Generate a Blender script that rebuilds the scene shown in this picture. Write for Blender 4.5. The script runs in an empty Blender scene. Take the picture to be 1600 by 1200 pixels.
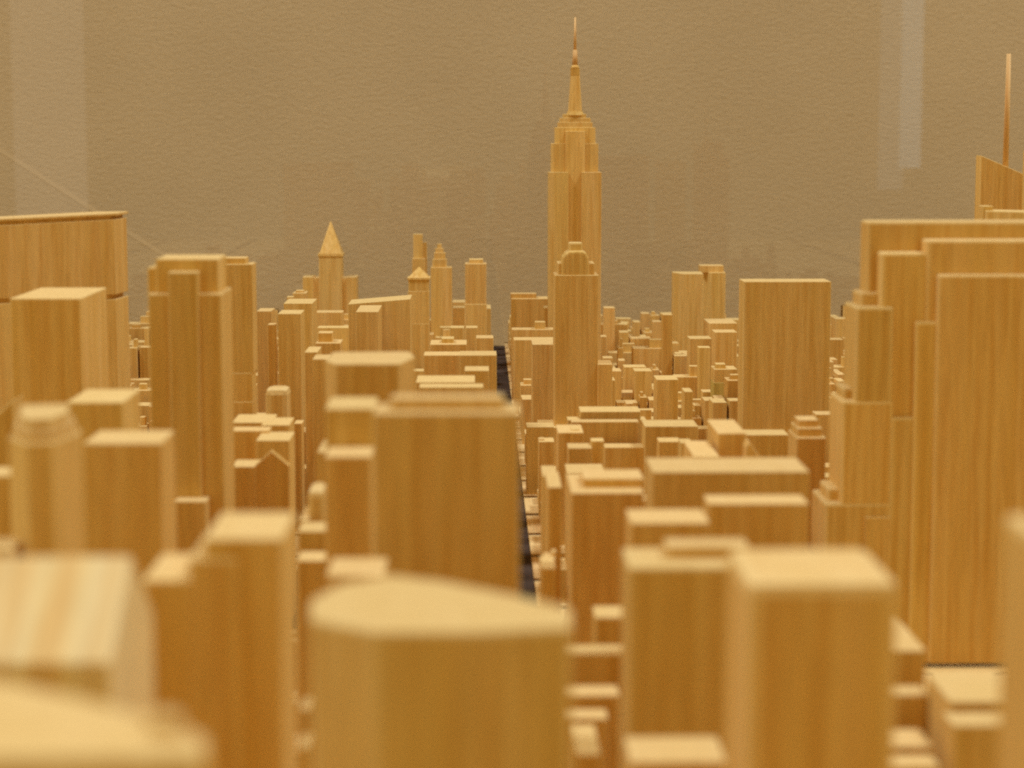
# A hand-cut balsa model of a city (scale about 1:3200) seen along one dark avenue, a painted wall behind it.
# City metres are used for layout and multiplied by K, so the model has its real size (tallest spire about 14 cm).
import bpy, bmesh, math, random
from mathutils import Vector, Matrix
from mathutils.bvhtree import BVHTree

K = 1.0 / 3200.0
sc = bpy.context.scene
C = sc.collection
rnd = random.Random(7)

# ------------------------------------------------------------------ camera
F = 3170.0                       # focal length in pixels of the 1600 px wide photograph
VPX, VPY, EYE = 747.0, 209.0, 306.0   # where the avenue vanishes; eye height over the streets
pitch = math.atan((600.0 - VPY) / F)
yaw = math.atan((800.0 - VPX) / F * math.cos(pitch))
fw = Vector((math.sin(yaw) * math.cos(pitch), math.cos(yaw) * math.cos(pitch), -math.sin(pitch)))
rt = Vector((math.cos(yaw), -math.sin(yaw), 0.0))
up = rt.cross(fw)
cd = bpy.data.cameras.new('camera'); cam = bpy.data.objects.new('camera', cd); C.objects.link(cam)
m = Matrix((rt, up, -fw)).transposed().to_4x4(); m.translation = Vector((0, 0, EYE * K)); cam.matrix_world = m
cd.sensor_width = 36.0; cd.lens = 36.0 * F / 1600.0
cd.clip_start = 0.005; cd.clip_end = 20.0
cd.dof.use_dof = True; cd.dof.focus_distance = 0.64; cd.dof.aperture_fstop = cd.lens / 1.9; cd.dof.aperture_blades = 0
sc.camera = cam

# ------------------------------------------------------------------ light
w = bpy.data.worlds.new('World'); sc.world = w; w.use_nodes = True
w.node_tree.nodes['Background'].inputs[0].default_value = (1.0, 0.70, 0.31, 1)
w.node_tree.nodes['Background'].inputs[1].default_value = 0.42
def area(name, loc, sx, sy, power, col, rot):
    l = bpy.data.lights.new(name, 'AREA'); l.shape = 'RECTANGLE'; l.size = sx; l.size_y = sy
    l.energy = power; l.color = col
    o = bpy.data.objects.new(name, l); C.objects.link(o)
    o.matrix_world = Matrix.Translation(Vector(loc)) @ rot
    return o
def aimed(loc, to):
    return (Vector(to) - Vector(loc)).to_track_quat('-Z', 'Y').to_matrix().to_4x4()
for lx in (-0.80, 0.80):          # two ceiling lamps, one on each side of the case
    area('ceiling_lamp', (lx, 0.40, 1.50), 0.34, 0.34, 12.2, (0.87, 0.925, 1.03), aimed((lx, 0.40, 1.50), (0, 0.5, 0)))
# dim strip lamps added behind the viewer to mirror faint streaks in the rear glass
PANE_Y, BACK = 2952.0, 900.0
def streak_lamp(name, x0, y0, x1, y1, wpx, rad, col):
    D = 2 * PANE_Y + BACK; s = D / F
    a = Vector(((x0 - VPX) * s * K, (EYE - (y0 - VPY) * s) * K)); b = Vector(((x1 - VPX) * s * K, (EYE - (y1 - VPY) * s) * K))
    c = (a + b) / 2; L = (a - b).length; W = wpx * s * K; ang = math.atan2((a - b).y, (a - b).x) - math.pi / 2
    rot = Matrix.Rotation(math.pi / 2, 4, 'X') @ Matrix.Rotation(ang, 4, 'Z')
    area(name, (c.x, -BACK * K, c.y), W, L, rad * math.pi * L * W, col, rot)
streak_lamp('added_streak_lamp', 1421, -40, 1421, 262, 34, 0.85, (0.62, 0.9, 1.0))
streak_lamp('added_streak_lamp_edge', 1391, -40, 1391, 296, 40, 0.34, (0.62, 0.9, 1.0))
streak_lamp('added_streak_lamp_broad', 84, -60, 84, 420, 112, 0.45, (1.0, 0.9, 0.75))

sc.view_settings.view_transform = 'Standard'; sc.view_settings.look = 'None'
sc.view_settings.exposure = 0.12; sc.view_settings.gamma = 1.0
sc.cycles.use_denoising = False
sc.cycles.filter_width = 2.0
sc.cycles.max_bounces = 10; sc.cycles.diffuse_bounces = 6; sc.cycles.transparent_max_bounces = 12

# ------------------------------------------------------------------ materials
def mat(name):
    mt = bpy.data.materials.new(name); mt.use_nodes = True
    nt = mt.node_tree; return mt, nt, nt.nodes['Principled BSDF']
def node(nt, t, **kw):
    n = nt.nodes.new(t)
    for k, v in kw.items(): setattr(n, k, v)
    return n
def wood(name, dark, light, streak, axis=2, endgrain=(0.79, 0.60, 0.29)):
    mt, nt, bs = mat(name); L = nt.links.new
    tc = node(nt, 'ShaderNodeTexCoord'); oi = node(nt, 'ShaderNodeObjectInfo')
    off = node(nt, 'ShaderNodeVectorMath', operation='SCALE'); cx = node(nt, 'ShaderNodeCombineXYZ')
    for i in range(3): L(oi.outputs['Random'], cx.inputs[i])
    L(cx.outputs[0], off.inputs[0]); off.inputs['Scale'].default_value = 3.7
    ad = node(nt, 'ShaderNodeVectorMath', operation='ADD'); L(tc.outputs['Object'], ad.inputs[0]); L(off.outputs[0], ad.inputs[1])
    def streaks(across, along, detail, rough):
        mp = node(nt, 'ShaderNodeMapping'); s = [1 / (across * K)] * 3
        for ax in (axis if isinstance(axis, tuple) else (axis,)): s[ax] = 1 / (along * K)
        mp.inputs['Scale'].default_value = s; L(ad.outputs[0], mp.inputs[0])
        n = node(nt, 'ShaderNodeTexNoise'); n.inputs['Scale'].default_value = 1.0
        n.inputs['Detail'].default_value = detail; n.inputs['Roughness'].default_value = rough
        L(mp.outputs[0], n.inputs['Vector']); return n
    n1 = streaks(11, 260, 3, 0.55); n2 = streaks(3.4, 90, 3, 0.55); n3 = streaks(0.8, 14, 1, 0.5)
    r1 = node(nt, 'ShaderNodeValToRGB'); r1.color_ramp.elements[0].position = 0.30; r1.color_ramp.elements[1].position = 0.68
    r1.color_ramp.elements[0].color = (*dark, 1); r1.color_ramp.elements[1].color = (*light, 1)
    L(n1.outputs['Fac'], r1.inputs[0])
    r2 = node(nt, 'ShaderNodeValToRGB'); r2.color_ramp.elements[0].position = 0.33; r2.color_ramp.elements[1].position = 0.60
    r2.color_ramp.elements[0].color = (*streak, 1); r2.color_ramp.elements[1].color = (1, 1, 1, 1)
    L(n2.outputs['Fac'], r2.inputs[0])
    mx = node(nt, 'ShaderNodeMix', data_type='RGBA', blend_type='MULTIPLY'); mx.inputs[0].default_value = 0.8
    L(r1.outputs[0], mx.inputs[6]); L(r2.outputs[0], mx.inputs[7])
    r3 = node(nt, 'ShaderNodeMapRange'); r3.inputs[1].default_value = 0.3; r3.inputs[2].default_value = 0.7
    r3.inputs[3].default_value = 0.92; r3.inputs[4].default_value = 1.05; L(n3.outputs['Fac'], r3.inputs[0])
    hv = node(nt, 'ShaderNodeHueSaturation')
    rr = node(nt, 'ShaderNodeMapRange'); rr.inputs[3].default_value = 0.497; rr.inputs[4].default_value = 0.503; L(oi.outputs['Random'], rr.inputs[0])
    L(rr.outputs[0], hv.inputs['Hue'])
    wn = node(nt, 'ShaderNodeTexWhiteNoise', noise_dimensions='1D'); L(oi.outputs['Random'], wn.inputs['W'])
    rv = node(nt, 'ShaderNodeMapRange'); rv.inputs[3].default_value = 0.92; rv.inputs[4].default_value = 1.04; L(wn.outputs['Value'], rv.inputs[0])
    mv = node(nt, 'ShaderNodeMath', operation='MULTIPLY'); L(rv.outputs[0], mv.inputs[0]); L(r3.outputs[0], mv.inputs[1])
    # cut ends of the sticks show paler end grain
    sx = node(nt, 'ShaderNodeSeparateXYZ'); L(tc.outputs['Normal'], sx.inputs[0])
    er = node(nt, 'ShaderNodeMapRange'); er.inputs[1].default_value = 0.75; er.inputs[2].default_value = 0.95; L(sx.outputs[2], er.inputs[0])
    em = node(nt, 'ShaderNodeMix', data_type='RGBA'); em.inputs[7].default_value = (*endgrain, 1)
    es = node(nt, 'ShaderNodeMath', operation='MULTIPLY'); es.inputs[1].default_value = 0.5; L(er.outputs[0], es.inputs[0])
    L(es.outputs[0], em.inputs[0]); L(mx.outputs[2], em.inputs[6])
    L(mv.outputs[0], hv.inputs['Value']); L(em.outputs[2], hv.inputs['Color']); L(hv.outputs[0], bs.inputs['Base Color'])
    bs.inputs['Roughness'].default_value = 0.62; bs.inputs['Specular IOR Level'].default_value = 0.12
    bp = node(nt, 'ShaderNodeBump'); bp.inputs['Strength'].default_value = 0.25; bp.inputs['Distance'].default_value = 0.4 * K
    L(n2.outputs['Fac'], bp.inputs['Height']); L(bp.outputs[0], bs.inputs['Normal'])
    return mt
WOOD = wood('balsa_wood', (0.765, 0.512, 0.145), (0.83, 0.577, 0.210), (0.84, 0.72, 0.50))
WOODX = wood('balsa_wood_long_grain', (0.80, 0.55, 0.20), (0.88, 0.65, 0.28), (0.74, 0.54, 0.30), axis=1)
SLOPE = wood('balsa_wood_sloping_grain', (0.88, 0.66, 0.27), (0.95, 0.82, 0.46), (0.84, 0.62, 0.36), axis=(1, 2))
GREEN = wood('greenish_wood', (0.56, 0.43, 0.10), (0.66, 0.52, 0.15), (0.8, 0.75, 0.6))
RED = wood('reddish_wood', (0.74, 0.48, 0.19), (0.80, 0.55, 0.25), (0.85, 0.7, 0.55))
DARKW = wood('brown_wood', (0.64, 0.39, 0.09), (0.72, 0.45, 0.13), (0.8, 0.68, 0.5))

SANDED = wood('sanded_balsa_edge', (0.82, 0.585, 0.205), (0.87, 0.65, 0.27), (0.94, 0.9, 0.8))

STREET, nt, bs = mat('street_dark')
nz = node(nt, 'ShaderNodeTexNoise'); nz.inputs['Scale'].default_value = 160; nz.inputs['Detail'].default_value = 4
tc = node(nt, 'ShaderNodeTexCoord'); nt.links.new(tc.outputs['Object'], nz.inputs['Vector'])
cr = node(nt, 'ShaderNodeValToRGB'); cr.color_ramp.elements[0].color = (0.055, 0.037, 0.028, 1); cr.color_ramp.elements[1].color = (0.10, 0.072, 0.052, 1)
nt.links.new(nz.outputs['Fac'], cr.inputs[0]); nt.links.new(cr.outputs[0], bs.inputs['Base Color']); bs.inputs['Roughness'].default_value = 1.0; bs.inputs['Specular IOR Level'].default_value = 0.0

PAINT, nt, bs = mat('rolled_wall_paint'); L = nt.links.new
tc = node(nt, 'ShaderNodeTexCoord'); mp = node(nt, 'ShaderNodeMapping'); mp.inputs['Scale'].default_value = (260, 260, 620)
mp.inputs['Rotation'].default_value = (0, 0.12, 0)
L(tc.outputs['Object'], mp.inputs[0])
nz = node(nt, 'ShaderNodeTexNoise'); nz.inputs['Scale'].default_value = 1.0; nz.inputs['Detail'].default_value = 4; nz.inputs['Roughness'].default_value = 0.6
nz.inputs['Distortion'].default_value = 0.4
L(mp.outputs[0], nz.inputs['Vector'])
bp = node(nt, 'ShaderNodeBump'); bp.inputs['Strength'].default_value = 0.5; bp.inputs['Distance'].default_value = 0.0011
L(nz.outputs['Fac'], bp.inputs['Height']); L(bp.outputs[0], bs.inputs['Normal'])
n2 = node(nt, 'ShaderNodeTexNoise'); n2.inputs['Scale'].default_value = 9; n2.inputs['Detail'].default_value = 3; L(tc.outputs['Object'], n2.inputs['Vector'])
cr = node(nt, 'ShaderNodeValToRGB'); cr.color_ramp.elements[0].position = 0.3; cr.color_ramp.elements[1].position = 0.7
cr.color_ramp.elements[0].color = (0.535, 0.370, 0.190, 1); cr.color_ramp.elements[1].color = (0.59, 0.415, 0.22, 1)
L(n2.outputs['Fac'], cr.inputs[0]); L(cr.outputs[0], bs.inputs['Base Color']); bs.inputs['Roughness'].default_value = 0.75

GLASS, nt, bs = mat('clear_glass'); nt.nodes.remove(bs); L = nt.links.new
tr = node(nt, 'ShaderNodeBsdfTransparent'); tr.inputs[0].default_value = (0.965, 0.985, 0.97, 1)
gl = node(nt, 'ShaderNodeBsdfGlossy'); gl.inputs['Roughness'].default_value = 0.0
fr = node(nt, 'ShaderNodeFresnel'); fr.inputs[0].default_value = 1.5
ms = node(nt, 'ShaderNodeMixShader'); L(fr.outputs[0], ms.inputs[0]); L(tr.outputs[0], ms.inputs[1]); L(gl.outputs[0], ms.inputs[2])
L(ms.outputs[0], nt.nodes['Material Output'].inputs[0])

# ------------------------------------------------------------------ pixel -> place helpers (city metres)
def ray(px, py):
    return rt * ((px - 800.0) / F) + up * ((600.0 - py) / F) + fw
def onY(px, py, Y):
    d = ray(px, py); t = Y / d.y; return d.x * t, EYE + d.z * t
def onZ(px, py, z):
    d = ray(px, py); t = (z - EYE) / d.z; return d.x * t, d.y * t
FOOT = []            # footprints of everything placed by hand

# ------------------------------------------------------------------ mesh helpers
def finish(bm, bev, seg=2):
    bmesh.ops.recalc_face_normals(bm, faces=bm.faces)
    if bev > 0:
        ed = [e for e in bm.edges if len(e.link_faces) == 2 and e.calc_face_angle(0) > 0.5]
        bmesh.ops.bevel(bm, geom=ed, offset=bev, segments=seg, profile=0.6, affect='EDGES', clamp_overlap=True, material=1)
def prism_bm(poly, z0, z1, top=None, bev=0.5):
    """poly: city (X, Y) list; top: matching list for a tapered top. Mesh is local to the footprint centre."""
    n = len(poly); cx = sum(p[0] for p in poly) / n; cy = sum(p[1] for p in poly) / n
    bm = bmesh.new(); top = top or poly
    tz = z1 if isinstance(z1, (list, tuple)) else [z1] * n
    lo = [bm.verts.new(((p[0] - cx) * K, (p[1] - cy) * K, 0)) for p in poly]
    hi = [bm.verts.new(((p[0] - cx) * K, (p[1] - cy) * K, (q - z0) * K)) for p, q in zip(top, tz)]
    bm.faces.new(lo[::-1]); bm.faces.new(hi)
    for i in range(n):
        j = (i + 1) % n; bm.faces.new((lo[i], lo[j], hi[j], hi[i]))
    if n > 4 and isinstance(z1, (list, tuple)):
        bmesh.ops.triangulate(bm, faces=[f for f in bm.faces if len(f.verts) > 4])
    finish(bm, bev * K)
    return bm, (cx, cy, z0)
def link(name, bm, loc, material, parent=None, rot=0.0, smooth=False):
    me = bpy.data.meshes.new(name); bm.to_mesh(me); bm.free(); me.materials.append(material)
    if any(p.material_index for p in me.polygons): me.materials.append(SANDED if material is WOOD else material)
    if smooth:
        for p in me.polygons: p.use_smooth = True
    o = bpy.data.objects.new(name, me); C.objects.link(o)
    v = Vector(loc) * K
    if parent: o.parent = parent; v = v - parent.location
    o.location = v; o.rotation_euler.z = rot
    return o
def tag(o, label, cat='model building', group=None):
    o['label'] = label; o['category'] = cat
    if group: o['group'] = group
    return o
def thing(name, label, X, Y, cat='model building', group=None):
    e = bpy.data.objects.new(name, None); C.objects.link(e); e.empty_display_size = 0.005
    e.location = Vector((X, Y, PLATE)) * K
    return tag(e, label, cat, group)
PLATE = 1.6          # top of the wooden block plates above the street board
def rect(x0, x1, y0, y1): return [(x0, y0), (x1, y0), (x1, y1), (x0, y1)]
def note(poly): FOOT.append((min(p[0] for p in poly), max(p[0] for p in poly), min(p[1] for p in poly), max(p[1] for p in poly)))
def fbox(xl, xr, yt, Y, dep):
    """footprint + roof height of a box whose front top edge runs xl..xr at pixel row yt on the plane Y"""
    x0, z = onY(xl, yt, Y); x1, z2 = onY(xr, yt, Y)
    return rect(x0, x1, Y, Y + dep), (z + z2) / 2
def part(parent, name, poly, z0, z1, material=WOOD, bev=0.5, top=None):
    note(poly); bm, loc = prism_bm(poly, z0, z1, top, bev)
    return link(name, bm, loc, material, parent)
def block(name, label, xl, xr, yt, Y, dep, material=WOOD, group=None, bev=0.55, rot=0.0):
    """a plain one-piece block"""
    poly, z = fbox(xl, xr, yt, Y, dep); note(poly)
    bm, loc = prism_bm(poly, PLATE, z, None, bev)
    return tag(link(name, bm, loc, material, None, rot), label, 'model building', group)
def stack(name, label, tiers, material=WOOD, bev=0.5):
    """tiers: (part name, xl, xr, yt, Y, dep[, bottom pixel row or None]) ; each stands on the plate or on the row given"""
    polys = [fbox(*t[1:6]) for t in tiers]
    cx = sum(p[0] for p in polys[0][0]) / 4; cy = sum(p[1] for p in polys[0][0]) / 4
    e = thing(name, label, cx, cy)
    for t, (poly, z) in zip(tiers, polys):
        z0 = PLATE
        if len(t) > 6 and t[6] is not None: z0 = onY(t[1], t[6], t[4])[1]
        part(e, t[0], poly, z0, z, material, bev)
    return e
def roofpoly(px, z): return [onZ(x, y, z) for x, y in px]

# ------------------------------------------------------------------ the setting: street board, block plates, wall, glass
XMIN, XMAX, YMIN, YMAX = -1150.0, 1300.0, 40.0, 2936.0
bm, loc = prism_bm(rect(XMIN, XMAX, YMIN, YMAX), -60, 0, None, 1.2)
board = link('street_board', bm, loc, STREET); board['kind'] = 'structure'
AVES = [(-1150, -905), (-885, -655), (-638, -505), (-488, -375), (-358, -232), (-215, -128), (-111, 21), (38, 312), (330, 600), (618, 890), (908, 1300)]
STREETS = [(64 - st) * 80.5 for st in range(63, 26, -1)]      # centre lines, nearest first
BLOCKS = []
for a, b in AVES:
    for i in range(-1, len(STREETS)):
        y0 = STREETS[i] + 5 if i >= 0 else YMIN + 1.5
        y1 = STREETS[i + 1] - 5 if i + 1 < len(STREETS) else YMAX - 3
        if y1 - y0 < 20: continue
        x0, x1 = max(a, XMIN + 1.5), min(b, XMAX - 1.5)
        bm, loc = prism_bm(rect(x0, x1, y0, y1), 0.05, PLATE, None, 0.25)
        link('block_plate', bm, loc, WOODX, board)
        BLOCKS.append((x0, x1, y0, y1))
WALL_Y = 3700.0
bm, loc = prism_bm(rect(-2600, 2600, WALL_Y, WALL_Y + 300), -2600, 3400, None, 0)
link('wall', bm, loc, PAINT)['kind'] = 'structure'
(ax, az), (bx, bz) = onY(-60, 196, WALL_Y), onY(262, 402, WALL_Y)  # slanting streak of light on the wall, modelled as a thin paler strip
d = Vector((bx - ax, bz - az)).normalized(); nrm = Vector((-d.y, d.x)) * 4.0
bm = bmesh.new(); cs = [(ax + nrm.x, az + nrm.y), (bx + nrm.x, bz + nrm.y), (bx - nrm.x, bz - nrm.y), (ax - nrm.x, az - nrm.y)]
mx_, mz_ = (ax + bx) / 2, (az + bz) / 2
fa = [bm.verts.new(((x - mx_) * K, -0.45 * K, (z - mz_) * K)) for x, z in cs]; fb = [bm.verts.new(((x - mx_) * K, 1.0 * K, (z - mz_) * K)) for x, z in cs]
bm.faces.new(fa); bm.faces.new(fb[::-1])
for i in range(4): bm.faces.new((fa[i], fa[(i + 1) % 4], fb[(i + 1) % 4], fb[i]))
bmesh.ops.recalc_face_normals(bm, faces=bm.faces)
LIGHT_LINE, nt_, bs_ = mat('light_line_paint'); bs_.inputs['Base Color'].default_value = (0.63, 0.445, 0.238, 1); bs_.inputs['Roughness'].default_value = 0.8
tag(link('painted_light_line', bm, (mx_, WALL_Y, mz_), LIGHT_LINE), 'faint painted line of light slanting down the wall above the capped slab', 'strip')
bm, loc = prism_bm(rect(-1250, 1400, PANE_Y, PANE_Y + 16), -60, 1000, None, 0.6)
tag(link('glass_pane', bm, loc, GLASS), 'clear glass sheet standing behind the wooden city, before the wall', 'glass pane')

# ------------------------------------------------------------------ landmark towers
# stepped tower with the tall needle
ex, _ = onY(899, 300, 2400)
e = thing('spire_tower', 'tallest wooden tower with stepped shoulders, tapering mast and needle spire', ex, 2425)
def T(n, xl, xr, yt, dy, dep, z0=PLATE, m=WOOD, bev=0.45):
    poly, z = fbox(xl, xr, yt, 2400 + dy, dep); part(e, n, poly, z0, z, m, bev); return z
T('wing', 858, 888, 269, 0, 46); T('wing', 909, 940, 269, 0, 46)
T('shaft', 859.5, 938.5, 272, 7, 34)
T('base_block', 842, 962, 575, -8, 60)
zt = T('shaft_centre', 884, 914, 205, 5, 37)
T('shoulder', 861.5, 935, 224, 8.5, 30)
z1 = T('crown_block', 867.5, 930.5, 199, 10, 28)
z2 = T('setback', 872, 926, 191, 11, 25, z1 - 1); z3 = T('setback', 875, 923, 184, 12, 22, z2 - 1)
z4 = T('setback', 880, 916, 178, 13, 19, z3 - 1)
def cone(n, r0, r1, y0, y1, m=WOOD, seg=20, par=None, px=898.5, Y=2420.0, bev=0):
    x, za = onY(px, y0, Y); _, zb = onY(px, y1, Y); s = Y / F
    bm = bmesh.new(); bmesh.ops.create_cone(bm, cap_ends=True, segments=seg, radius1=r0 * s * K, radius2=max(r1 * s, 0.15) * K, depth=(zb - za) * K)
    bmesh.ops.translate(bm, verts=bm.verts, vec=(0, 0, (zb - za) * K / 2))
    o = link(n, bm, (x, Y, za), m, par)
    for p in o.data.polygons: p.use_smooth = len(p.vertices) == 4 and seg > 8
    return o
cone('mast_foot', 14, 12, 180, 174, seg=8, par=e); cone('mast', 11, 7, 175, 117, seg=8, par=e)
cone('mast_collar', 7.4, 7.2, 118, 107, m=DARKW, seg=8, par=e); cone('mast_cap', 7.0, 5.0, 107.5, 102, par=e)
cone('needle', 4.4, 3.4, 103, 78, m=RED, par=e); cone('needle', 2.4, 1.3, 79, 27, m=RED, par=e)

# tower with rounded head before the spire tower
e = thing('domed_tower', 'slim pale tower with rounded head and small cap, in front of spire tower', onY(901, 500, 1800)[0], 1822)
def T5(n, xl, xr, yt, Y, dep, z0=PLATE, bev=0.5):
    poly, z = fbox(xl, xr, yt, Y, dep); part(e, n, poly, z0, z, WOOD, bev); return z
T5('shaft', 867, 935.5, 430, 1800, 40); z1 = T5('shoulder', 872, 929, 411.5, 1805, 32)
q = [(877.5, 446), (877.5, 413), (879.5, 402), (884, 396), (890, 392.5), (910, 392), (916, 395), (920, 402), (921, 413), (921, 446)]
q = [onY(a, b, 1800.8) for a, b in q]; hx = (q[0][0] + q[-1][0]) / 2
bm = bmesh.new()
va = [bm.verts.new(((x - hx) * K, 0, (z - q[0][1]) * K)) for x, z in q]; vb = [bm.verts.new(((x - hx) * K, 30 * K, (z - q[0][1]) * K)) for x, z in q]
bm.faces.new(va); bm.faces.new(vb[::-1])
for i in range(len(q)): bm.faces.new((va[i], va[(i + 1) % len(q)], vb[(i + 1) % len(q)], vb[i]))
bmesh.ops.recalc_face_normals(bm, faces=bm.faces)
bmesh.ops.bevel(bm, geom=[ed for ed in bm.edges if abs(ed.verts[0].co.y - ed.verts[1].co.y) < 1e-9], offset=2.6 * K, segments=3, profile=0.6, affect='EDGES', clamp_overlap=True)
link('head', bm, (hx, 1800.8, q[0][1]), WOOD, e)
T5('head_cap', 889, 910, 379, 1808, 14, z1, 1.6)
T5('wing', 934, 957, 569, 1797, 34)
T5('base_block', 842, 965, 668, 1790, 50)

# broad slab beyond the city centre
stack('wide_slab', 'broad plain streaky wooden slab standing between the twin towers and the stepped giant',
      [('shaft', 1163, 1299, 440, 1690, 34), ('foot_block', 1158, 1302, 690, 1680, 50)])

# the stepped giant with many vertical plates
e = thing('stepped_giant_tower', 'huge stepped wooden skyscraper of layered upright plates', onY(1500, 600, 1160)[0], 1165)
for n, xl, xr, yt, Y, dep in [('core_slab', 1357, 1830, 346, 1160, 24),
        ('setback', 1345, 1420, 457, 1156, 26), ('setback', 1318, 1400, 606, 1155, 28), ('setback', 1294, 1400, 763, 1154, 30),
        ('shoulder', 1339, 1397, 480, 1144.4, 40), ('shoulder', 1317, 1396, 627, 1144.0, 44), ('shoulder', 1290, 1395, 787, 1143.6, 48),
        ('upright_plate', 1378, 1460, 395, 1146, 20), ('upright_plate', 1449, 1830, 375, 1144.8, 22),
        ('upright_plate', 1466, 1830, 429, 1140.6, 25), ('upright_plate', 1431, 1480, 503, 1142.2, 20), ('front_mass', 1392, 1500, 652, 1143.2, 24),
        ('foot_block', 1352, 1392, 808, 1142.4, 10), ('plinth', 1392, 1830, 1066, 1117, 33)]:
    poly, z = fbox(xl, xr, yt, Y, dep); part(e, n, poly, PLATE, z, WOOD, 1.6 if n != 'foot_block' else 0.5)

# slanted-top tower with mast behind the giant
e = thing('slanted_tower', 'tower with slanted top and thin reddish mast behind the stepped giant', onY(1580, 400, 1771)[0], 1790)
(xa, za), (xb, zb) = onY(1533, 243, 1771), onY(1660, 298, 1771)
part(e, 'shaft', rect(xa, xb, 1771, 1789), PLATE, [za, zb, zb, za], WOOD, 0.5)
cone('mast', 4.6, 3.4, 262, 84, m=RED, par=e, px=1571, Y=1780.0)
e = thing('ledge_tower', 'pale flat-topped tower tucked between the slanted tower and the stepped giant', onY(1590, 400, 1500)[0], 1520)
x0, z = onY(1545, 330, 1520); x1, _ = onY(1680, 330, 1500)
part(e, 'shaft', [(x0, 1530), (x1, 1470), (x1 + 8, 1510), (x0 + 4, 1565)], PLATE, z, WOOD, 0.8)
x0, z = onY(1537, 322, 1530); x1, _ = onY(1553, 322, 1530)
part(e, 'roof_block', rect(x0, x1, 1532, 1546), PLATE, z, WOOD, 0.6)
block('tall_tower', 'sliver of a tall tower beside the slanted tower', 1611, 1690, 236, 1700, 24)

# the great dark slab with overhanging cap
e = thing('capped_slab', 'massive streaky wooden slab with overhanging flat cap and dark groove', -300, 1480)
P = [(onY(-160, 340, 1440)[0], 1440), (onY(179, 340, 1508)[0], 1508), (onY(179, 340, 1508)[0] + 3, 1542), (onY(150, 340, 1560)[0], 1560), (onY(-160, 340, 1490)[0], 1490)]
def grow(poly, d):
    cx = sum(p[0] for p in poly) / len(poly); cy = sum(p[1] for p in poly) / len(poly); r = []
    for x, y in poly:
        v = Vector((x - cx, y - cy)); v = v * (1 + d / v.length); r.append((cx + v.x, cy + v.y))
    return r
part(e, 'shaft', P, PLATE, 184); part(e, 'groove', grow(P, -4), 184, 187.5, DARKW, 0); 
px0 = P[1][0]; tilt = math.tan(math.radians(2.0)); zc = onY(185, 333, 1508)[1]
lift = lambda poly, b: [zc + b + (x - px0) * tilt for x, y in poly]
part(e, 'upper_shaft', P, 187.5, lift(P, -4.6))
def leaning(name, poly, b0, b1, m, bev):
    o = part(e, name, poly, 0, b1 - b0, m, bev)
    cx = sum(p[0] for p in poly) / len(poly); o.rotation_euler.y = -math.radians(2.0)
    o.location.z = (zc + b0 + (cx - px0) * tilt) * K - e.location.z
leaning('cap_groove', grow(P, -3.0), -5.5, -1.9, DARKW, 0); leaning('cap', grow(P, 1.5), -1.9, 0, WOOD, 0.5)

# pyramid-roofed tower far off
e = thing('pyramid_tower', 'square tower with pointed pyramid roof rising from broad winged base', onY(516, 450, 2850)[0], 2880)
def TP(n, xl, xr, yt, dy, dep, z0=PLATE, m=WOOD):
    poly, z = fbox(xl, xr, yt, 2850 + dy, dep); part(e, n, poly, z0, z, m, 0.4); return z
TP('wing', 473, 489, 433, 2, 44); TP('wing', 542, 557, 433, 2, 44); TP('base_block', 480, 551, 434, 6, 40)
zt = TP('shaft', 498, 534, 400, 4, 34); z = TP('eaves', 496.5, 535.5, 396, 3, 36, zt - 0.5)
x0, zt = onY(499, 397, 2853); x1, _ = onY(534, 397, 2853); xm, zz = onY(516.5, 346, 2870); pl = rect(x0, x1, 2853, 2889)
part(e, 'pyramid_roof', pl, z - 0.3, zz, WOOD, 0, [(xm + (p[0] - xm) * 0.03, 2871 + (p[1] - 2871) * 0.03) for p in pl])

# twin angled towers
def angled(label, xf, xm, xr, yt, Y, dep, hut=None):
    xa, z = onY(xm, yt, Y); xb, _ = onY(xr, yt, Y); xc, _ = onY(xf, yt, Y + 26)
    poly = [(xa, Y), (xb, Y), (xb + 2, Y + dep), (xc, Y + dep), (xc, Y + 26)]
    e = thing('angled_tower', label, (xa + xb) / 2, Y + dep / 2); part(e, 'shaft', poly, PLATE, z, WOOD, 0.5)
    if hut:
        p2, zh = fbox(hut[0], hut[1], hut[2], Y + 8, dep - 16); part(e, 'roof_block', p2, z - 0.5, zh, WOOD, 0.6)
    return e
angled('flat-topped tower with a pale angled corner, front one of the close pair', 1052, 1068, 1099, 428, 2560, 46)
angled('tower with a flat roof block, rear one of the close pair', 1099, 1110, 1134, 426, 2680, 44, (1095, 1131, 415))

# ------------------------------------------------------------------ foreground (blurred) buildings
def polyblock(name, label, px, z, material=WOOD, bev=0.9, extra=()):
    poly = roofpoly(px, z)
    if not extra:
        note(poly); bm, loc = prism_bm(poly, PLATE, z, None, bev)
        return tag(link(name, bm, loc, material), label)
    cx = sum(p[0] for p in poly) / len(poly); cy = sum(p[1] for p in poly) / len(poly)
    e = thing(name, label, cx, cy); part(e, 'shaft', poly, PLATE, z, material, bev)
    for n, q, zq in extra: part(e, n, roofpoly(q, zq), z - 0.6, zq, material, bev * 0.6)
    return e
polyblock('angled_block', 'large block with pale angled flat roof before the slab with the long hut',
          [(484, 966), (485, 936), (530, 911), (612, 897), (690, 906), (800, 927), (892, 949), (893, 979), (740, 986), (587, 986)], 201, bev=1.3)
polyblock('low_wide_block', 'wide block with broad pale roof and little corner step, before the gabled block',
          [(-160, 1185), (-160, 1040), (0, 1060), (140, 1090), (300, 1138), (322, 1150), (318, 1180)], 219, bev=1.6,
          extra=[('roof_step', [(228, 1120), (240, 1108), (282, 1110), (284, 1128)], 221.5)])
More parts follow.
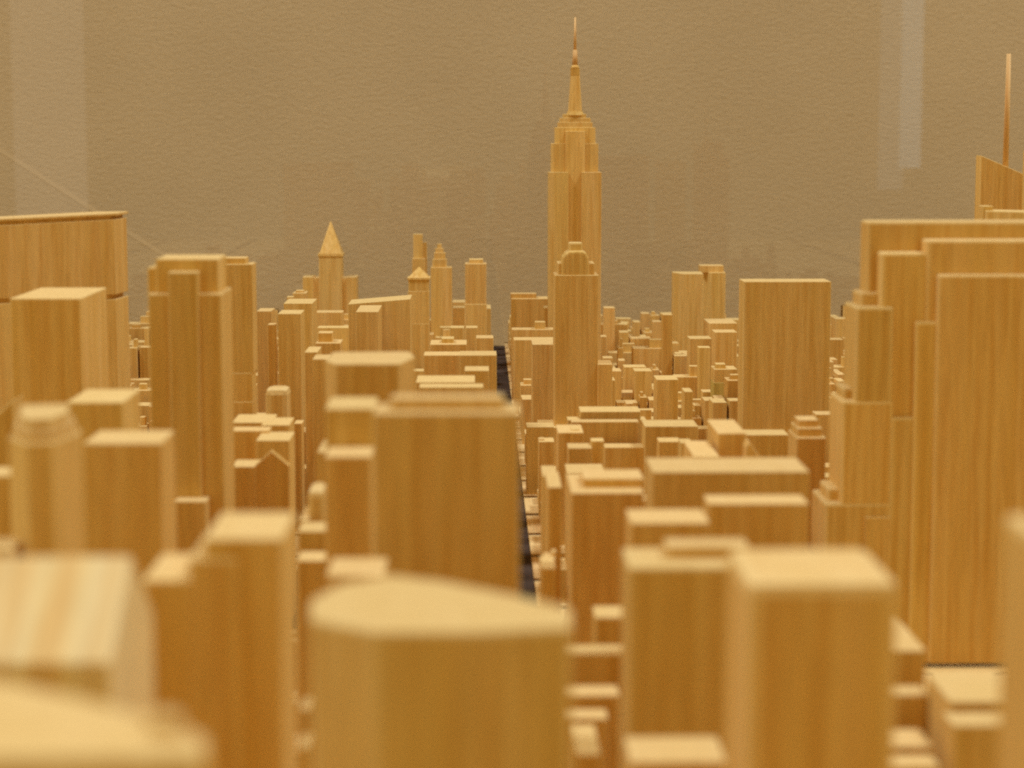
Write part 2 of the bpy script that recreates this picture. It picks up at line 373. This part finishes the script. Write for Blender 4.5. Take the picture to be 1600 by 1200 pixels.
# gabled block
xg0, xg1 = -150.0, -78.0
e_y, r_y, b_y = 420.0, 449.0, 477.0
z_e = onY(150, 1036, e_y)[1]; z_r = onY(196, 868, r_y)[1]; z_b = onY(228, 955, b_y)[1]
bm = bmesh.new(); cxg, cyg = (xg0 + xg1) / 2, 448.0
prof = [(e_y, PLATE), (e_y, z_e), (r_y, z_r), (b_y, z_b), (b_y, PLATE)]
va = [bm.verts.new(((xg0 - cxg) * K, (y - cyg) * K, (z - PLATE) * K)) for y, z in prof]
vb = [bm.verts.new(((xg1 - cxg) * K, (y - cyg) * K, (z - PLATE) * K)) for y, z in prof]
bm.faces.new(va); bm.faces.new(vb[::-1])
for i in range(5):
    j = (i + 1) % 5; bm.faces.new((va[i], vb[i], vb[j], va[j]))
finish(bm, 1.0 * K); note(rect(xg0, xg1, e_y, b_y))
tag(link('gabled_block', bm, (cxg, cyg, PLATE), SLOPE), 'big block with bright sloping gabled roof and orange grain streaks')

stack('stepped_block', 'broad block whose roof climbs in three steps beside the gabled block',
      [('shaft', 318, 441, 841, 520, 37), ('step', 294, 372, 873, 519, 36), ('step', 222, 301, 906, 518, 34), ('roof_hut', 348, 380, 858, 522, 12)], bev=1.0)
stack('hutted_slab', 'smooth plain slab with long low hut on its roof beside the avenue',
      [('shaft', 583, 812, 645, 652, 24), ('roof_hut', 610, 788, 622, 659, 11, 650)], bev=0.8)
stack('ledged_block', 'narrow block with a front ledge halfway up, against the hutted slab',
      [('shaft', 508, 584, 638, 762, 34), ('ledge', 507, 580, 713, 738, 26)], bev=0.7)
block('small_block', 'small pale-roofed block between the three-step block and the large angled block', 510, 600, 899, 600, 26, bev=0.8)
stack('flat_hut_block', 'square block with a thin slab on its roof, touching the thick pale-cornered block',
      [('shaft', 982, 1185, 886, 600, 30), ('roof_slab', 1042, 1172, 853, 612, 13, 884)], bev=1.3)
block('thick_block', 'thick plain block with broad pale corner and roof before the stepped giant', 1168, 1406, 910, 470, 42, bev=3.2)
block('low_block', 'low block with bright roof at the foot of the square thin-slab block', 985, 1136, 1190, 540, 24, bev=0.9)
stack('edge_tower', 'pale tower with rounded stepped top standing beside low sunken roofs',
      [('shaft', 1650, 1800, 862, 378, 40), ('top_step', 1690, 1800, 812, 380, 36)], bev=2.2)

# low roofs sunk beside the thick block
for lab, xl, xr, yt, Y, dep in [
    ('deep low block peeping out behind the thick block', 1370, 1447, 1016, 700, 52),
    ('narrow low ledge block below the deep low block', 1370, 1449, 1085, 672, 12),
    ('little pale upright chip beside the narrow ledge block', 1449, 1466, 1092, 690, 14),
    ('small low block with bright roof behind the thick block', 1370, 1458, 1166, 640, 20),
    ('low block at the foot of the thick block', 1370, 1470, 1197, 610, 12),
    ('flat pale-roofed block wedged beside the pale edge tower', 1486, 1600, 1096, 640, 36),
    ('low front block touching the pale edge tower', 1490, 1600, 1133, 614, 15),
    ('small block high in the gap behind the large angled block', 930, 1000, 964, 800, 20),
    ('dark-fronted block crossing the gap behind the large angled block', 878, 1000, 1021, 760, 14),
    ('low shelf-like block in the gap by the square thin-slab block', 870, 968, 1086, 720, 14),
    ('lower shelf-like block in the gap by the square thin-slab block', 870, 950, 1122, 700, 12),
    ('bright narrow block deep in the gap by the square thin-slab block', 900, 938, 1178, 650, 34),
    ('small round-cornered block in the gap beside the three-step block', 468, 486, 1108, 640, 16),
    ('low chip at the bottom of the gap beside the three-step block', 466, 484, 1168, 600, 16)]:
    block('low_block', lab, xl, xr, yt, Y, dep, bev=0.8)

# ------------------------------------------------------------------ middle distance, one side of the avenue
block('tall_block', 'tall plain block with bright roof standing before the capped slab', 15, 126, 466, 1250, 88, bev=0.9)
stack('notched_tower', 'tall tower with projecting front shaft and notched shoulders, beside the banded tower',
      [('front_shaft', 262, 309, 425, 1090, 24), ('shaft', 231, 346, 459, 1093, 46), ('upper_block', 243, 341, 404, 1099, 36),
       ('corner_block', 230, 244, 418, 1102, 26), ('foot_block', 272, 322, 783, 1078, 18)], bev=0.9)
e = thing('banded_tower', 'square tower built of stacked bands with a roof hut, behind the notched tower', onY(370, 500, 1500)[0], 1512)
zprev = PLATE
for i, yt in enumerate([628, 583, 413]):
    poly, z = fbox(345 - (1 if i == 0 else 0), 394 + (1.0 if i == 0 else 0.4 if i == 1 else 0), yt, 1500 - 0.4 * (2 - i), 26); part(e, 'band', poly, zprev, z, WOOD, 0.35); zprev = z
poly, z = fbox(345, 384, 403, 1504, 18); part(e, 'roof_hut', poly, zprev - 0.5, z)
block('cube_block', 'cube with large bright roof between the many-sided tower and the notched tower', 104, 192, 628, 900, 46, bev=0.9)
block('plain_block', 'plain upright block with bright roof next to the many-sided tower', 130, 252, 692, 760, 33, bev=0.8)
e = thing('many_sided_tower', 'many-sided tower with two thin steps and flat cap', onY(70, 690, 660)[0], 665)
zA = 207.5; zB = 211.0; zC = 214.5
pA = roofpoly([(14, 683), (40, 692), (84, 690), (128, 674), (116, 660), (28, 662)], zA)
part(e, 'shaft', pA, PLATE, zA, WOOD, 0.8)
part(e, 'step', grow(pA, -2.0), zA - 0.4, zB, WOOD, 0.7); part(e, 'cap', grow(pA, -4.2), zB - 0.4, zC, WOOD, 0.8)
e_, z_ = fbox(-60, 16, 742, 800, 20)
block('low_block', 'block edge with bright roof beside the many-sided tower', -60, 17, 743, 800, 22, bev=0.8)
block('low_block', 'low bright-roofed block behind the gabled roof', -60, 18, 858, 640, 20, bev=0.8)
xa, za = onY(-60, 700, 1000); xb, zb = onY(21, 624, 1000)
bm, loc = prism_bm(rect(xa, xb, 1000, 1024), PLATE, [za, zb, zb, za], None, 0.7); note(rect(xa, xb, 1000, 1024))
tag(link('slant_block', bm, loc, WOOD), 'block with slanting pale roof before the tall plain block')

polyblock('round_cornered_block', 'block with softly rounded corners and bright roof behind the narrow ledged block',
          [(508, 562), (524, 568), (624, 568), (648, 557), (640, 549), (520, 550)], 193, bev=1.0)
# slanted block and inner block
(xa, za), (xb, zb) = onY(544, 475, 1960), onY(641, 467, 1960)
bm, loc = prism_bm(rect(xa, xb, 1960, 2012), PLATE, [za, zb, zb, za], None, 0.6); note(rect(xa, xb, 1960, 2012))
tag(link('tilted_block', bm, loc, WOOD), 'streaky block with slightly tilted roof, behind the round-cornered block')
block('box_tower', 'smaller box tower set against the tilted streaky block', 556, 591, 487, 1880, 72, bev=0.5)
# pointed tower
e = thing('pointed_tower', 'square tower with low pointed roof beside the tilted streaky block', onY(654, 500, 2350)[0], 2365)
zprev = PLATE
for i, (yt, g) in enumerate([(506, 0.8), (455, 0.4), (437, 0)]):
    poly, z = fbox(638 - g, 670 + g, yt, 2350 - g, 26); part(e, 'band', poly, zprev, z, WOOD, 0.35); zprev = z
poly, z = fbox(636.5, 672, 434, 2349, 28); part(e, 'eaves', poly, zprev - 0.3, z, WOOD, 0.3)
cxp = sum(p[0] for p in poly) / 4; cyp = sum(p[1] for p in poly) / 4
part(e, 'pointed_roof', grow(poly, -1.5), z - 0.2, onY(654, 417, 2363)[1], WOOD, 0, [(cxp + (p[0] - cxp) * .04, cyp + (p[1] - cyp) * .04) for p in grow(poly, -1.5)])
stack('thin_tower', 'thin twin-stick tower peeping up behind the pointed tower',
      [('shaft', 645.5, 660, 366, 2840, 14), ('side_stick', 660, 667, 379, 2846, 10), ('base_block', 644, 664, 404, 2836, 22)], bev=0.35)
stack('tiered_tower', 'slim pale tower crowned by four shrinking tiers, next to the pointed tower',
      [('shaft', 673, 706, 418, 2700, 32), ('tier', 675.5, 698, 405, 2705, 22), ('tier', 678, 696, 395, 2708, 18), ('tier', 680, 693, 388, 2710, 13), ('tip', 683, 690, 381, 2712, 8)], bev=0.4)
stack('round_cornered_tower', 'square tower with flat cap at the far end of the avenue',
      [('lower_shaft', 726, 760.6, 475, 2549.5, 31), ('shaft', 726.5, 760, 412, 2550, 30), ('cap', 733, 755, 405, 2556, 18)], bev=0.8)

MID = [  # label, xl, xr, yt, Y, dep, optional hut (xl, xr, yt)
    ('narrow block leaning against the banded tower', 401, 424, 486, 1760, 30, None),
    ('low narrow block in front of a narrow block by the banded tower', 418, 430, 507, 1720, 14, None),
    ('dark plain tower block near the banded tower', 434, 470, 490, 1690, 36, None),
    ('pale block behind the dark plain tower block', 443, 488, 474, 2100, 60, None),
    ('small roof-topped block below the winged pyramid tower', 457, 478, 458, 2400, 30, (462, 474, 454)),
    ('tiny stub block below the winged pyramid tower', 448, 458, 464, 2360, 16, None),
    ('pale wall-like block under the pyramid tower', 493, 535, 488, 2500, 30, None),
    ('second pale wall-like block under the pyramid tower', 496, 548, 512, 2300, 24, None),
    ('block with rounded little hut before the pale wall-like blocks', 493, 532, 536, 1640, 30, (497, 519, 520)),
    ('low bright-roofed block beside the rounded little hut', 476, 496, 550, 1560, 40, None),
    ('slim upright block against the round-cornered block', 488, 512, 561, 1420, 30, None),
    ('squat block with small hut behind the hutted slab', 672, 729, 538, 1800, 40, (690, 709, 529)),
    ('wider squat block before the squat hut-topped block', 662, 727, 555, 1740, 30, None),
    ('block facing the far end of the avenue', 718, 776, 555, 1680, 34, None),
    ('small dark-sided block beside the avenue', 726, 764, 579, 1560, 30, None),
    ('long low bright roof behind the hutted slab', 650, 742, 597, 1420, 40, None),
    ('longer low bright roof just behind the hutted slab', 655, 755, 605, 1330, 20, None),
    ('short block between slim tiered tower and square flat-capped tower', 704, 725, 512, 2200, 24, None),
    ('short stub block under the square flat-capped tower', 728, 746, 512, 2240, 24, None),
    ('low block at the kerb under the square flat-capped tower', 744, 771, 528, 2140, 30, None),
    ('low far block beside the square flat-capped tower', 707, 727, 472, 2800, 40, None),
    ('lower far block beside the square flat-capped tower', 708, 727, 481, 2730, 30, None),
    ('thin far block behind the square flat-capped tower', 757, 767, 482, 2640, 60, None),
    ('dark brown block with a flat hut across the avenue from the flat-capped tower', 799, 858, 467, 2500, 40, (798, 838, 459)),
    ('narrow block between the dark brown block and the spire tower', 850, 866, 481, 2440, 30, None),
    ('long low block with cube hut beside the avenue', 800, 868, 515, 2330, 26, (836, 852, 503)),
    ('longer low block in front of the cube-hutted one', 803, 868, 531, 2200, 30, None),
    ('plain upright block against the domed tower', 832, 869, 538, 1900, 46, None),
    ('low dark block at the kerb below the upright block', 823, 866, 667, 1700, 26, None),
    ('little block with knob before the low dark kerb block', 842, 866, 690, 1600, 22, (843, 850, 686)),
    ('bar-shaped block lying before the domed tower', 907, 1001, 643, 1560, 30, None),
    ('small bright cube beside the bar-shaped block', 887, 906, 656, 1552, 18, None),
    ('long block just below the bar-shaped block', 893, 998, 659, 1530, 14, None),
    ('squarish block below the long block by the bar', 945, 1008, 699, 1500, 20, None),
    ('pale-roofed block with two bumps below the domed tower', 872, 912, 676, 1420, 40, (893, 905, 671)),
    ('tiny bright-topped block before the two-bump block', 924, 944, 689, 1380, 14, None),
    ('block with little rooftop knobs before the two-bump block', 888, 925, 700, 1370, 22, None),
    ('low tray-like block below the rooftop-knob block', 886, 945, 738, 1300, 34, None),
    ('flat block beside the bar-shaped block', 1008, 1091, 666, 1490, 34, None),
    ('low brown block under the flat block', 1030, 1064, 690, 1440, 20, None),
    ('little bright low roof beside the L-shaped pale roof', 1064, 1082, 692, 1400, 20, None),
    ('pale step of roof touching the dark-fronted cube', 1084, 1124, 713, 1150, 60, None),
    ('dark-fronted cube with bright roof before the broad slab', 1122, 1166, 677, 1180, 58, None),
    ('upright block with pale edge standing among low roofs', 1026, 1060, 593, 1900, 34, None),
    ('thin dark brown tower stick before the close pair', 1036, 1051, 492, 2250, 16, None),
    ('flat-roofed block below the close pair', 1078, 1112, 529, 2200, 30, None),
    ('hollow-fronted block below the close pair', 1092, 1110, 543, 2120, 16, None),
    ('squared block beside the broad slab', 1117, 1152, 519, 2160, 30, None),
    ('long far roof behind the squared block', 1108, 1152, 505, 2420, 60, None),
    ('low block at the foot of the close pair', 1054, 1074, 556, 2240, 24, None),
    ('wide long block with bright roof behind the plain low slab', 1020, 1265, 737, 900, 40, None),
    ('plain low slab with thin roof edge before the wide long block', 1108, 1264, 787, 820, 21, None),
    ('bright-roofed box before the plain low slab', 986, 1109, 817, 740, 28, None),
    ('tall streaky block with roof slab beside the bright-roofed box', 893, 1006, 770, 960, 56, (912, 1006, 748)),
    ('narrow upright block next to the tall streaky block', 856, 878, 761, 1050, 50, None),
    ('thin low block behind the narrow upright block', 848, 870, 744, 1220, 40, None),
    ('small kerbside block before the narrow upright block', 846, 868, 888, 1000, 30, None),
    ('little kerbside step with a pale corner', 850, 868, 872, 1030, 14, (862, 869, 862)),
    ('flat low roof beside the notched tower', 362, 424, 660, 1340, 40, None),
    ('round-edged low roof next to the flat low roof', 408, 452, 664, 1330, 36, None),
    ('low block under the flat low roofs', 360, 420, 673, 1270, 18, None),
    ('low bright-roofed block beside the peaked block', 362, 402, 729, 1180, 26, None),
    ('tall block standing behind the peaked block', 400, 452, 688, 1240, 36, None),
    ('small chip between the peaked block and the three-step block', 466, 514, 830, 888, 22, None),
    ('pale chip behind the three-step block', 468, 482, 812, 914, 34, None),
    ('low slab seen past the three-step block', 464, 514, 876, 858, 20, None),
    ('upright sliver of a block beside the narrow ledged block', 496, 510, 706, 951, 40, None),
    ('far small tower topping the roofs beyond the spire tower', 944, 961, 481, 2640, 24, None),
]
for i, (lab, xl, xr, yt, Y, dep, hut) in enumerate(MID):
    mtl = DARKW if 'dark brown' in lab else WOOD
    if hut:
        e = stack('hutted_block', lab, [('shaft', xl, xr, yt, Y, dep), ('roof_hut', hut[0], hut[1], hut[2], Y + dep * .25, dep * .5, yt)], mtl)
    else:
        block('plain_block', lab, xl, xr, yt, Y, dep, mtl, None, 0.5, 0)
# stacked greenish layers
e = thing('layered_block', 'greenish block glued up from flat layers, beside the broad slab', onY(1132, 600, 1950)[0], 1965)
zp = PLATE
for i, (yt, m_) in enumerate([(634, GREEN), (598, GREEN), (577, WOOD)]):
    poly, z = fbox(1116 - (2 - i) * .5, 1152, yt, 1950 - (2 - i) * 0.6, 30); part(e, 'layer', poly, zp, z, m_, 0.35); zp = z
poly, z = fbox(1119, 1134, 569, 1955, 14); part(e, 'roof_hut', poly, zp - .4, z)
# stepped small tower at the giant's foot
stack('little_stepped_tower', 'small stepped tower with stacked flat roof tiers at the foot of the giant',
      [('shaft', 1245, 1291, 684, 1230, 34), ('tier', 1246, 1285, 669, 1234, 26), ('tier', 1248, 1279, 656, 1238, 18)], bev=0.6)
# arched and peaked little blocks
def profile_block(name, label, pts, Y, dep, bev=0.4):
    q = [onY(x, y, Y) for x, y in pts]; cx = (q[0][0] + q[-1][0]) / 2
    bm = bmesh.new(); base = [(q[0][0], PLATE)] + q + [(q[-1][0], PLATE)]
    a = [bm.verts.new(((x - cx) * K, -dep / 2 * K, (z - PLATE) * K)) for x, z in base]
    b = [bm.verts.new(((x - cx) * K, dep / 2 * K, (z - PLATE) * K)) for x, z in base]
    bm.faces.new(a); bm.faces.new(b[::-1]); n = len(base)
    for i in range(n): j = (i + 1) % n; bm.faces.new((a[i], a[j], b[j], b[i]))
    finish(bm, bev * K, 1); note(rect(q[0][0], q[-1][0], Y, Y + dep))
    return tag(link(name, bm, (cx, Y + dep / 2, PLATE), WOOD), label)
profile_block('peaked_block', 'small block with a peaked gable front among low roofs', [(398, 728), (424, 705), (452, 728)], 1160, 6, 0.2)
block('round_topped_block', 'small block with softly rounded top behind the low flat roofs', 414, 450, 608, 1480, 26, bev=4.5)
block('round_topped_block', 'tiny round-topped block beside the narrow ledged block', 480, 507, 767, 921, 26, bev=3.2)
profile_block('wedge_block', 'small bright wedge-roofed chip before the broad slab', [(1166, 700), (1171, 690), (1188, 715)], 1150, 16)

# kerb-side low blocks along the dark avenue, one per street block
for st in range(48, 41, -1):
    y0 = (64 - st) * 80.5 + 10; h = [17, 21, 15, 19, 22, 18, 24][st - 42]
    for k, (ya, yb) in enumerate([(y0, y0 + 27), (y0 + 31, y0 + 60)]):
        poly = rect(49, 64 + 5 * k, ya, yb); bm, loc = prism_bm(poly, PLATE, h - 5 * k, None, 0.35); note(poly)
        tag(link('kerb_block', bm, loc, WOOD), 'low plain block at the kerb of the dark avenue, cut off by cross streets', 'model building', 'low blocks lining the avenue kerb')

# ------------------------------------------------------------------ crowded low blocks filling every street block
def clash(a):
    for b in FOOT:
        if a[0] < b[1] + 1 and a[1] > b[0] - 1 and a[2] < b[3] + 1 and a[3] > b[2] - 1: return True
    return False
LOTS = []
for x0, x1, y0, y1 in BLOCKS:
    if y1 < 700: continue
    for row in (0, 1):
        yf = y0 + 4 if row == 0 else (y0 + y1) / 2 + 1.5
        yb = (y0 + y1) / 2 - 1.5 if row == 0 else y1 - 4
        x = x0 + 5
        while x < x1 - 12:
            wd = min(rnd.uniform(14, 44) if yf < 1650 else rnd.choice((9, 12, 16, 22, 30, 38)) * rnd.uniform(.85, 1.15), x1 - 5 - x)
            if wd < 8: break
            lim = (abs(x) + 60) * F / yf
            dpt = (yb - yf) * rnd.uniform(0.62, 1.0)
            ya = yf if row == 0 else yb - dpt
            h = min(95, max(16, rnd.lognormvariate(3.58, 0.48)))
            if yf > 1880: h = min(h * 0.8, 56)
            if yf < 1350: h = min(h, 60)
            near_ave = 38 < x < 80 and yf < 1900
            if near_ave: h = min(h, 30)
            if 140 < x < 480 and yf < 1160:
                h = min(h, EYE - (1085 - VPY) * (yf + 10) / F)
                if h < 8 or yf > 980: x += wd; continue
            a = (x, x + wd - 2.2, ya, ya + dpt)
            if abs((x + wd / 2) / yf * F + VPX - 800) < 1000 and not clash(a): LOTS.append((a, h, rnd.random(), rnd.uniform(-.012, .012), rnd.random()))
            x += wd
LAND = [('spire tower', 115, 2425), ('domed tower', 95, 1822), ('broad slab', 255, 1700), ('stepped giant', 300, 1160), ('capped slab', -350, 1480),
        ('banded tower', -180, 1512), ('pyramid-roofed tower', -205, 2880), ('close pair of towers', 265, 2600), ('tiered slim tower', -45, 2715),
        ('flat-capped square tower', -5, 2565), ('slanted-top tower', 450, 1785), ('hutted slab', -15, 664), ('greenish layered block', 228, 1965),
        ('pointed tower', -68, 2363), ('tilted streaky block', -100, 1985), ('notched tower', -150, 1115)]
# which of them show largest from the viewer's place: count rays
verts, faces, owner = [], [], []
def soup(x0, x1, y0, y1, z1, own):
    b = len(verts)
    for z in (0, z1):
        verts.extend([(x0, y0, z), (x1, y0, z), (x1, y1, z), (x0, y1, z)])
    for f in ((4, 5, 6, 7), (0, 1, 5, 4), (1, 2, 6, 5), (2, 3, 7, 6), (3, 0, 4, 7)):
        faces.append([b + i for i in f]); owner.append(own)
for i, (a, h, *_r) in enumerate(LOTS): soup(*a, h, i)
bpy.context.view_layer.update()
for o in list(C.objects):
    if o.type == 'MESH' and o.name.split('.')[0] not in ('wall', 'glass_pane', 'street_board', 'block_plate'):
        b = len(verts); mw = o.matrix_world
        verts.extend([tuple((mw @ v.co) / K) for v in o.data.vertices])
        for p in o.data.polygons: faces.append([b + i for i in p.vertices]); owner.append(-1)
tree = BVHTree.FromPolygons(verts, faces); seen = {}
org = Vector((0, 0, EYE))
for py in range(470, 1200, 3):
    for px in range(0, 1600, 4):
        hit = tree.ray_cast(org, ray(px, py))
        if hit[2] is not None:
            k = owner[hit[2]]
            if k >= 0: seen[k] = seen.get(k, 0) + 1
best = set(sorted(seen, key=lambda k: -seen[k])[:300])
rest = bmesh.new()
for i, (a, h, r1, r2, r3) in enumerate(LOTS):
    if i in best:
        bm, loc = prism_bm(rect(*a), PLATE, h, None, 0.35)
        hutted = r1 < 0.30
        wd_, dp_ = a[1] - a[0], a[3] - a[2]
        form = 'slender upright' if h > 1.7 * wd_ else 'long flat' if wd_ > 1.15 * h and wd_ > 28 else 'squat' if h < 28 else 'cube-like' if h < 1.25 * wd_ else 'upright'
        cxl, cyl = (a[0] + a[1]) / 2, (a[2] + a[3]) / 2
        lm = min(LAND, key=lambda t: (t[1] - cxl) ** 2 + 0.5 * (t[2] - cyl) ** 2)
        dd = math.hypot(lm[1] - cxl, lm[2] - cyl)
        where = ('close by' if dd < 110 else 'a short way off' if dd < 240 else 'well away from') + ' the ' + lm[0]
        if lm[0] == 'dark avenue': where = 'facing the dark avenue'
        lab = ('hut-topped ' if hutted else 'bare-roofed ') + form + ' little block ' + where
        grp = 'low blocks: ' + lab
        mt = DARKW if r3 < 0.05 else WOOD
        o = tag(link('low_rise_block', bm, loc, mt, None, r2), lab, 'model building', grp)
        if hutted:
            wx, wy = (a[1] - a[0]) * .42, (a[3] - a[2]) * .4; sx = a[0] + (a[1] - a[0]) * (.1 + .45 * r3); sy = a[2] + (a[3] - a[2]) * .3
            bm, loc = prism_bm(rect(sx, sx + wx, sy, sy + wy), h - 0.4, h + 4 + 7 * r3, None, 0.35)
            hb = link('roof_hut', bm, loc, mt, None); hb.parent = o; hb.location = hb.location - o.location
    else:
        bm, loc = prism_bm(rect(*a), PLATE, h, None, 0)
        bmesh.ops.translate(bm, verts=bm.verts, vec=Vector(loc) * K)
        me = bpy.data.meshes.new('t'); bm.to_mesh(me); bm.free(); rest.from_mesh(me); bpy.data.meshes.remove(me)
o = link('low_rise_infill', rest, (0, 0, 0), WOOD); o['kind'] = 'stuff'
o['label'] = 'hidden mass of low wooden blocks between the taller towers'; o['category'] = 'model buildings'
print('lots', len(LOTS), 'seen', len(seen), 'objects', len(C.objects))
